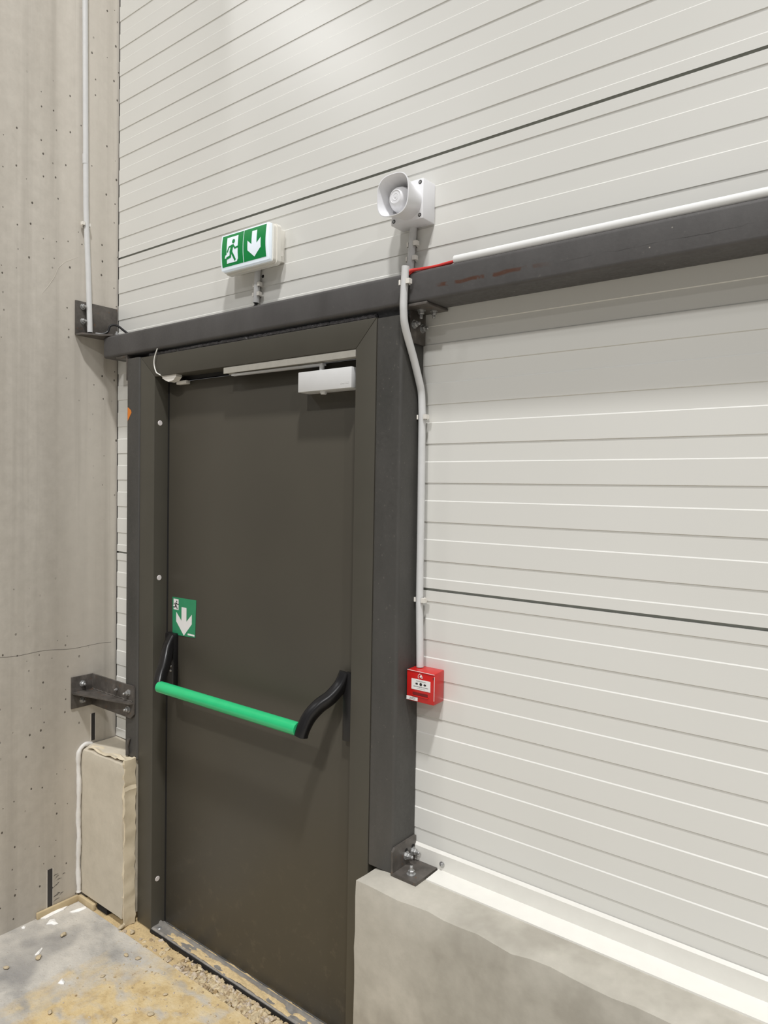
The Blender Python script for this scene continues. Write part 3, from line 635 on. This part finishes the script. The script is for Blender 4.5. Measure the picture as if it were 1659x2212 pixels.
AR = arm([(-1.328, -0.052, 1.080), (-1.336, -0.064, 1.045), (-1.352, -0.088, 1.012), (-1.374, -0.112, 0.988), (-1.392, -0.132, 0.958), (-1.400, -0.148, 0.925), (-1.403, -0.153, 0.905)], (-1.331, -1.291), 1)
AL = arm([(-2.140, -0.052, 1.072), (-2.140, -0.068, 1.040), (-2.130, -0.084, 1.008), (-2.114, -0.104, 0.980), (-2.097, -0.128, 0.955), (-2.082, -0.146, 0.930), (-2.078, -0.151, 0.915)], (-2.172, -2.122), -1)
for z in (0.966, 0.950): bm = BM(); lathe(bm, [(0, 0.003), (0.003, 0.003), (0.0045, 0)], (-2.136, -0.062, z), (0, -1, 0), 12); finish('screw', bm, M['galv'], AL)

# ------------------------------------------------------------------ pictograms
def arrow_pts(cx, cz, w, h, bt=.17, bb=-.20, jn=-.01, sh=.19):   # ISO escape arrow pointing down
    q = [(-.5, bt), (-sh, jn), (-sh, .5), (sh, .5), (sh, jn), (.5, bt), (.5, bb), (0, -.5), (-.5, bb)]
    return [(cx+a*w, cz+b*h) for a, b in q]
def stroke(pts, w):            # thick polyline as a list of quads
    out = []
    for (x0, z0), (x1, z1) in zip(pts[:-1], pts[1:]):
        d = Vector((x1-x0, z1-z0)); d.normalize(); n = Vector((-d.y, d.x))*w/2; e = d*w*0.25
        out.append([(x0+n.x-e.x, z0+n.y-e.y), (x0-n.x-e.x, z0-n.y-e.y), (x1-n.x+e.x, z1-n.y+e.y), (x1+n.x+e.x, z1+n.y+e.y)])
    return out
MAN = dict(head=(0.10, 0.30, 0.085), body=[[(-0.03, 0.18), (0.13, 0.18), (0.04, -0.10), (-0.13, -0.10)]],
           strokes=[([(0.06, 0.15), (-0.16, 0.11), (-0.26, -0.06)], 0.065), ([(0.10, 0.14), (0.20, 0.02), (0.36, 0.04)], 0.07), ([(-0.06, -0.08), (-0.08, -0.26), (-0.30, -0.30)], 0.10), ([(-0.02, -0.08), (0.10, -0.26), (0.19, -0.42)], 0.10)])
def man(bm, cx, cz, w, h, y, fn):
    tr = lambda p: (cx+p[0]*w, cz+p[1]*h)
    hx, hz, hr = MAN['head']; pl = [[(hx+hr*math.cos(a)*h/w, hz+hr*math.sin(a)) for a in [2*math.pi*k/18 for k in range(18)]]]
    pl += MAN['body']
    for s, ww in MAN['strokes']: pl += stroke(s, ww)
    for i, q in enumerate(pl):
        flat(bm, [tr(p) for p in q], 'y', y-0.00003*i, 0)
    if fn:
        for v in bm.verts: v.co = fn(v.co)

# ------------------------------------------------------------------ exit sign
SX0, SX1, SZ0, SZ1 = -1.866, -1.650, 2.302, 2.408
T = thing('exit_sign', 'lit green exit sign box with running man and down arrow', 'exit sign', ((SX0+SX1)/2, -0.03, SZ0), )
bm = BM(); box(bm, SX0+0.004, SX1-0.001, -0.030, 0.0, SZ0+0.004, SZ1-0.004, 0.002); BK = finish('back_box', bm, M['signbody'], T)
bm = BM(); tube(bm, [(SX1-0.0012, -0.014, SZ0+0.028), (SX1-0.0003, -0.014, SZ0+0.028)], 0.008, 18); finish('knockout', bm, M['clip'], BK)
def slab(x0, x1, z0, z1, y0, y1, r): b_ = BM(); prism(b_, rrect(x0, x1, z0, z1, r), 'y', y0, y1); return b_
for x, y0, y1 in ((0.011, -0.044, -0.028), (0.008, -0.057, -0.044)):
    finish('gasket_frame', slab(SX0-x, SX1+x, SZ0-x, SZ1+x*0.6, y0, y1, 0.012), M['signbody'], T, sm=30)
ZC = (SZ0+SZ1)/2
def bulge(z): t = (z-ZC)/0.055; return -0.071-0.0055*(1-min(1, t*t))
bm = BM(); n = 14   # curved translucent cover
rows = []
for j in range(n+1):
    z = SZ0-0.003+(SZ1-SZ0+0.006)*j/n; rows.append((z, bulge(z)))
poly = [(-0.057, rows[0][0]-0.001)]+[(y, z) for z, y in rows]+[(-0.057, rows[-1][0]+0.001)]
prism(bm, poly, 'x', SX0-0.004, SX1+0.004)
es = [e for e in bm.edges if len({round(v.co.x, 5) for v in e.verts}) == 1 and min(v.co.y for v in e.verts) < -0.05]
bmesh.ops.bevel(bm, geom=es, offset=0.004, segments=3, affect='EDGES', profile=0.5)
COVER = finish('cover', bm, M['litwhite'], T, sm=40)
GX0, GX1, GZ0, GZ1 = -1.861, -1.656, 2.308, 2.407
fnb = lambda d: (lambda c: Vector((c.x, bulge(c.z)-d, c.z)))
def gplate(name, x0, x1, m, d, par, z0=GZ0, z1=GZ1):
    bm = BM(); n = 16
    A = [bm.verts.new((x0, bulge(z0+(z1-z0)*j/n)-d, z0+(z1-z0)*j/n)) for j in range(n+1)]; B_ = [bm.verts.new((x1, v.co.y, v.co.z)) for v in A]
    for j in range(n): bm.faces.new((A[j], B_[j], B_[j+1], A[j+1]))
    return finish(name, bm, m, par, sm=60)
gm = -1.7585
G1 = gplate('pictogram_plate', GX0, gm-0.0012, M['litgreen'], 0.0006, COVER); G2 = gplate('arrow_plate', gm+0.0012, GX1, M['litgreen'], 0.0006, COVER)
bm = BM(); c0 = (GX0+gm)/2; dz0, dz1 = GZ0+0.009, GZ1-0.009; dw = 0.0265
doorp = [(c0-dw, dz1), (c0+dw, dz1), (c0+dw, dz0+0.008), (c0+dw-0.006, dz0), (c0-dw-0.001, dz0), (c0-dw, dz0+0.006), (c0-dw, dz0+0.017), (c0-dw-0.010, dz0+0.017), (c0-dw-0.006, dz0+0.026), (c0-dw, dz0+0.028)]
flat(bm, doorp, 'y', 0, 3, fnb(0.0012)); DP = finish('doorway', bm, M['litwhite'], COVER, sm=60)
bm = BM(); man(bm, c0-0.002, (dz0+dz1)/2, 0.078, 0.082, 0, None)
es = bm.edges[:]; bmesh.ops.subdivide_edges(bm, edges=es, cuts=2)
for i, v in enumerate(bm.verts): v.co.y = bulge(v.co.z)-0.0019
finish('running_man', bm, M['litgreen'], COVER, sm=60)
bm = BM(); flat(bm, arrow_pts((gm+GX1)/2, ZC+0.0015, 0.060, 0.080), 'y', 0, 4, fnb(0.0012)); finish('arrow', bm, M['litwhite'], COVER, sm=60)

# ------------------------------------------------------------------ exit sticker on the leaf
c00, c10, c11, c01 = PY(373, 1289, -0.0405), PY(424, 1297, -0.0405), PY(421.5, 1378, -0.0405), PY(373, 1370, -0.0405)
T = thing('exit_sticker', 'green square sticker with white down arrow above the push bar', 'sticker', ((c00.x+c10.x)/2, -0.0405, c01.z))
bm = BM(); prism(bm, [(c01.x, c01.z), (c11.x, c11.z), (c10.x, c10.z), (c00.x, c00.z)], 'y', -0.0413, -0.0402); SB = finish('sheet', bm, M['stickgreen'], T, sm=0)
sxc = (c00.x+c10.x)/2; szc = (c00.z+c01.z)/2; sw = c10.x-c00.x; sh = c00.z-c01.z
bm = BM(); flat(bm, arrow_pts(sxc+0.0005, szc-0.10*sh, 0.66*sw, 0.74*sh, .30, -.04, .015, .16), 'y', -0.0417); finish('arrow', bm, M['label'], SB, sm=0)
bm = BM(); dx0, dx1, dza, dzb = c00.x+0.055*sw, c00.x+0.27*sw, szc+0.46*sh, szc+0.175*sh
flat(bm, [(dx0, dza), (dx1, dza), (dx1, dzb), (dx0, dzb), (dx0, dzb+0.09*sh), (dx0-0.03*sw, dzb+0.09*sh), (dx0, dzb+0.13*sh)], 'y', -0.0417); finish('doorway', bm, M['label'], SB, sm=0)
bm = BM(); man(bm, (dx0+dx1)/2, (dza+dzb)/2, 0.042, 0.036, -0.0421, None); finish('running_man', bm, M['ink'], SB, sm=0)
bm = BM(); box(bm, c11.x-0.30*sw, c11.x-0.02*sw, -0.0419, -0.0413, c11.z+0.004, c11.z+0.010); finish('maker_strip', bm, M['label'], SB, sm=0)

# ------------------------------------------------------------------ alarm sounder
T = thing('alarm_sounder', 'white fire alarm sounder with flared horn above the beam', 'alarm sounder', (-1.135, -0.05, 2.306))
bx0, bx1, bz0, bz1 = -1.190, -1.086, 2.306, 2.410
bm = BM(); box(bm, bx0, bx1, -0.056, 0.0, bz0, bz1, 0.003); BX = finish('base', bm, M['sounder'], T)
for x in (bx0+0.010, bx1-0.010):
    for z in (bz0+0.010, bz1-0.010):
        bm = BM(); tube(bm, [(x, -0.056, z), (x, -0.0566, z)], 0.0052, 14); s_ = finish('screw_recess', bm, M['slot'], BX)
        bm = BM(); tube(bm, [(x, -0.0562, z), (x, -0.0573, z)], 0.003, 10); finish('screw', bm, M['galv'], BX)
HXc, HZc = -1.132, 2.353
def ringpts(w, h, r_, y, n=48):
    out = []
    for k in range(n):
        a = 2*math.pi*k/n; c, s_ = math.cos(a), math.sin(a); e = 2/r_
        out.append(Vector((HXc+math.copysign(abs(c)**e, c)*w, y, HZc+math.copysign(abs(s_)**e, s_)*h)))
    return out
bm = BM(); R_ = []
for w, h, e, y in ((0.042, 0.042, 2.0, -0.054), (0.042, 0.042, 2.0, -0.066), (0.043, 0.0435, 2.1, -0.080), (0.0455, 0.047, 2.4, -0.098), (0.0495, 0.0525, 2.9, -0.122), (0.0505, 0.0535, 3.0, -0.126), (0.0485, 0.0515, 2.9, -0.1265), (0.043, 0.044, 2.5, -0.100), (0.040, 0.040, 2.1, -0.080), (0.037, 0.037, 2.0, -0.066)):
    R_.append([bm.verts.new(p) for p in ringpts(w, h, e, y)])
for i in range(len(R_)-1):
    for k in range(48): bm.faces.new((R_[i][k], R_[i][(k+1) % 48], R_[i+1][(k+1) % 48], R_[i+1][k]))
bm.faces.new(R_[-1]); HORN = finish('horn', bm, M['sounder'], T, sm=40)
bm = BM(); lathe(bm, [(0.033, 0.0), (0.0335, 0.018), (0.0315, 0.031), (0.026, 0.042), (0.0185, 0.0495), (0.0165, 0.0502), (0.016, 0.0490), (0, 0.0494)], (HXc, -0.064, HZc-0.001), (0, -1, 0), 36); finish('diffuser', bm, M['sounder'], HORN, sm=40)
bm = BM(); lathe(bm, [(0.0075, 0.0), (0.0085, 0.0006), (0.0085, 0.0)], (HXc, -0.1132, HZc-0.001), (0, -1, 0), 24)
for q in stroke([(-0.004, 0.003), (0.0, -0.003), (0.004, 0.003)], 0.0012): flat(bm, [(HXc+a, HZc-0.001+b) for a, b in q], 'y', -0.1139)
finish('embossed_mark', bm, M['sounder'], HORN, sm=0)

# ------------------------------------------------------------------ call point
T = thing('call_point', 'red fire alarm call point mounted beside the right post', 'call point', (-1.067, -0.03, 1.046))
kx0, kx1, kz0, kz1, ky = -1.110, -1.0225, 1.045, 1.1285, -0.056
bm = BM(); prism(bm, rrect(kx0-0.004, kx1-0.0045, kz0, kz1, 0.002, 2), 'y', -0.001, -0.002); bm.free()
bm = BM()
A = [bm.verts.new((x, 0.0, z)) for x, z in ((kx0-0.004, kz0), (-1.0285, kz0), (-1.0285, kz1), (kx0-0.004, kz1))]; B_ = [bm.verts.new((x, ky, z)) for x, z in ((kx0, kz0+0.001), (kx1, kz0+0.001), (kx1, kz1-0.001), (kx0, kz1-0.001))]
bm.faces.new(A); bm.faces.new(B_)
for i in range(4): bm.faces.new((A[i], A[(i+1) % 4], B_[(i+1) % 4], B_[i]))
bmesh.ops.recalc_face_normals(bm, faces=bm.faces[:]); bmesh.ops.bevel(bm, geom=bm.edges[:], offset=0.0022, segments=2, affect='EDGES', profile=0.5)
CB = finish('housing', bm, M['red'], T)
def rectp(name, x0, x1, z0, z1, y0, y1, m, par, bev=0.0): b_ = BM(); box(b_, x0, x1, y0, y1, z0, z1, bev); return finish(name, b_, m, par, sm=30 if bev else 0)
PLT = rectp('press_plate', -1.094, -1.034, 1.0785, 1.1065, -0.0566, -0.055, M['label'], CB)
rectp('key_slot', -1.090, -1.042, 1.063, 1.0715, -0.0563, -0.055, M['darkred'], CB)
rectp('slot_lip', -1.092, -1.040, 1.0605, 1.063, -0.0585, -0.055, M['red'], CB, 0.0006)
LB = rectp('number_label', -1.1095, -1.0735, 1.0485, 1.0580, -0.0567, -0.055, M['label'], CB)
rectp('cover_hinge', -1.0265, -1.0225, 1.114, 1.119, -0.0568, -0.055, M['darkred'], CB)
tx = lambda cx, cz, y: (lambda c: Vector((cx+c.x, y, cz+c.y)))
finish('number', text_bm('ZW21', 0.0075, tx(-1.0895, 1.0532, -0.0570)), M['ink'], CB, sm=0)
yk = -0.0570
bm = BM(); flat(bm, [(-1.064+0.0042*math.cos(a), 1.0945+0.0042*math.sin(a)) for a in [2*math.pi*k/20 for k in range(20)]], 'y', yk)
for s in (-1, 1):
    cx = -1.064+s*0.0125; flat(bm, [(cx+s*0.0042, 1.0945-0.002), (cx+s*0.0042, 1.0945+0.002), (cx, 1.0945+0.002), (cx, 1.0945+0.0038), (cx-s*0.0042, 1.0945), (cx, 1.0945-0.0038), (cx, 1.0945-0.002)], 'y', yk)
finish('press_symbol', bm, M['ink'], CB, sm=0)
def dashes(x0, x1, z, h, m, seed):      # lines of print too small to read
    rr = random.Random(seed); b_ = BM(); x = x0
    while x < x1:
        w = rr.uniform(0.0008, 0.0022); flat(b_, [(x, z), (min(x1, x+w), z), (min(x1, x+w), z+h*rr.uniform(.7, 1)), (x, z+h*rr.uniform(.7, 1))], 'y', yk); x += w+rr.uniform(0.0004, 0.0009)
    finish('print_line', b_, m, CB, sm=0)
dashes(-1.079, -1.048, 1.1012, 0.0020, M['greyink'], 1); dashes(-1.087, -1.040, 1.0865, 0.0016, M['ink'], 2); dashes(-1.077, -1.050, 1.0822, 0.0011, M['greyink'], 3)
lx, lz = -1.066, 1.1165; bm = BM()   # burning house symbol
for q in stroke([(lx-0.0068, lz-0.0058), (lx-0.0068, lz+0.0006), (lx-0.001, lz+0.0058)], 0.0014)+stroke([(lx+0.0068, lz-0.0058), (lx+0.0068, lz-0.0008)], 0.0014)+stroke([(lx-0.0068, lz-0.0058), (lx-0.0035, lz-0.0058)], 0.0014)+stroke([(lx+0.0035, lz-0.0058), (lx+0.0068, lz-0.0058)], 0.0014): flat(bm, q, 'y', yk)
flat(bm, [(lx+0.001, lz-0.0045), (lx+0.005, lz-0.003), (lx+0.0055, lz+0.001), (lx+0.0015, lz+0.0055), (lx+0.0008, lz+0.0015), (lx-0.0025, lz-0.002)], 'y', yk)
finish('fire_symbol', bm, M['label'], CB, sm=0)
bm = BM()   # clear cover edges, their glint put in as white rods
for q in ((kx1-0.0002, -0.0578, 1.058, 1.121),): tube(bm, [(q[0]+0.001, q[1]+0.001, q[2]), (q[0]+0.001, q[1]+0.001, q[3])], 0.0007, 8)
tube(bm, [(kx0+0.002, -0.0572, kz1-0.001), (kx1+0.0008, -0.0572, kz1-0.002)], 0.0007, 8); finish('cover_edge_glint', bm, M['label'], CB)

# ------------------------------------------------------------------ gravel, stones and scraps
bm = BM()
for i in range(1000):
    x = random.uniform(-1.98, -1.19) if i > 90 else random.uniform(-2.28, -1.95); y = random.uniform(-0.156, -0.097); r = random.choice((random.uniform(0.003, 0.006), random.uniform(0.006, 0.0105)))
    if x < -1.86 and random.random() < 0.5: continue
    mtx = Matrix.Translation((x, y, random.uniform(-0.006, -0.001))) @ Matrix.Rotation(random.random()*6, 4, 'Z') @ Matrix.Rotation(random.uniform(-.5, .5), 4, 'X') @ Matrix.Diagonal((r*random.uniform(1.0, 1.9), r*random.uniform(.7, 1.1), r*random.uniform(.45, .8), 1))
    vv = bmesh.ops.create_icosphere(bm, subdivisions=1, radius=1.0, matrix=mtx)['verts']
    for v in vv: v.co += Vector((random.uniform(-1, 1), random.uniform(-1, 1), random.uniform(-1, 1)))*r*0.32
tag(finish('gravel', bm, M['gravel'], origin=(-1.6, -0.13, 0), sm=0), 'tan gravel filling the joint along the door threshold', 'gravel', kind='stuff')
bm = BM()   # loose grit on the sandy part of the slab
for i in range(300):
    x = random.uniform(-2.2, -1.2); y = -0.165-abs(random.gauss(0, 0.22)); r = random.uniform(0.0012, 0.0042)
    if random.random() > (x+2.35)*2.2: continue
    mtx = Matrix.Translation((x, y, r*0.2)) @ Matrix.Rotation(random.random()*6, 4, 'Z') @ Matrix.Diagonal((r*random.uniform(1.0, 2.0), r, r*random.uniform(.4, .8), 1))
    for v in bmesh.ops.create_icosphere(bm, subdivisions=1, radius=1.0, matrix=mtx)['verts']: v.co += Vector((random.uniform(-1, 1), random.uniform(-1, 1), random.uniform(-1, 1)))*r*0.25
tag(finish('grit', bm, M['gravel'], origin=(-1.8, -0.3, 0), sm=0), 'loose tan grit strewn over the sandy floor', 'grit', kind='stuff')
def stone(px, py, r, label, m='stone', fl=0.55):
    p = PZ(px, py, 0); bm = BM(); bmesh.ops.create_icosphere(bm, subdivisions=2, radius=1.0)
    sd = Vector((px, py, 0))*0.37; an = random.random()*6
    for v in bm.verts:
        c = v.co.copy()*(1+0.35*mn.noise(v.co*1.3+sd)); v.co = Vector((c.x*r*1.25, c.y*r*0.85, c.z*r*fl))
    bmesh.ops.rotate(bm, verts=bm.verts[:], cent=(0, 0, 0), matrix=Matrix.Rotation(an, 3, 'Z'))
    zmin = min(v.co.z for v in bm.verts)
    for v in bm.verts: v.co += Vector((p.x, p.y, -zmin-0.0006))
    return tag(finish('stone', bm, M[m], sm=45), label, 'stone', 'stones lying on the floor')
stone(137, 2022, 0.0105, 'flat tan stone on the grey floor near the column corner')
stone(83, 2071, 0.0100, 'pale grey stone beside a white scrap on the grey floor')
stone(13, 2093, 0.0085, 'dark-edged stone at the left edge of the floor')
stone(222, 2110, 0.0065, 'small stone where the grey floor turns to sand')
stone(108, 2189, 0.0075, 'tan stone on the sandy floor low at the left')
stone(326, 2193, 0.0085, 'stone on the yellow sand low beside the gravel')
stone(247, 2207, 0.0085, 'rounded stone at the bottom edge on yellow sand')
stone(272, 2065, 0.0075, 'pinkish stone uppermost on the yellow sand patch')
stone(298, 2072, 0.0080, 'tan stone on the slab edge near the left door jamb')
stone(262, 2006, 0.0110, 'tan stone lying at the foot of the short plinth end')
stone(286, 2016, 0.0095, 'flat stone in the sand between plinth end and door jamb')
stone(357, 2150, 0.0060, 'stone on yellow sand left of the gravel strip')
def scrap(name, pts, label, z=0.0016):
    q = [PZ(x, y, z) for x, y in pts]; bm = BM()
    c = sum(q, Vector())/len(q); n = len(q)
    top = bm.verts.new((c.x, c.y, z+0.006)); r1 = [bm.verts.new((p.x, p.y, z+0.002*random.random())) for p in q]; r0 = [bm.verts.new((p.x, p.y, 0.0003)) for p in q]
    for i in range(n):
        bm.faces.new((top, r1[i], r1[(i+1) % n])); bm.faces.new((r1[i], r0[i], r0[(i+1) % n], r1[(i+1) % n]))
    bm.faces.new(r0)
    return tag(finish(name, bm, M['paper'], sm=0), label, 'scrap', 'white plastic scraps on the floor')
scrap('plastic_scrap', [(100, 1997), (108, 1987), (118, 1985), (121, 1991), (126, 1995), (117, 1998), (110, 1996)], 'crumpled white scrap on the floor below the joint strip')
scrap('plastic_scrap', [(75, 2063), (86, 2052), (91, 2046), (92, 2050), (84, 2061), (78, 2064)], 'thin white sliver beside a pale stone on the floor')
scrap('plastic_scrap', [(125, 2124), (130, 2118), (135, 2114), (140, 2121), (138, 2126), (131, 2126)], 'bright white chip on the floor at the edge of the sand')
scrap('plastic_scrap', [(150, 1970), (168, 1964), (184, 1958), (187, 1962), (172, 1969), (156, 1972)], 'long white strip lying in the corner of column and plinth')
scrap('plastic_scrap', [(46, 2004), (52, 2000), (56, 2001), (54, 2005), (49, 2007)], 'tiny white flake against the foot of the column')
scrap('plastic_scrap', [(84, 1984), (92, 1972), (108, 1969), (128, 1960), (143, 1951), (147, 1956), (138, 1965), (118, 1974), (100, 1984)], 'shredded white foil heaped along the column joint strip')
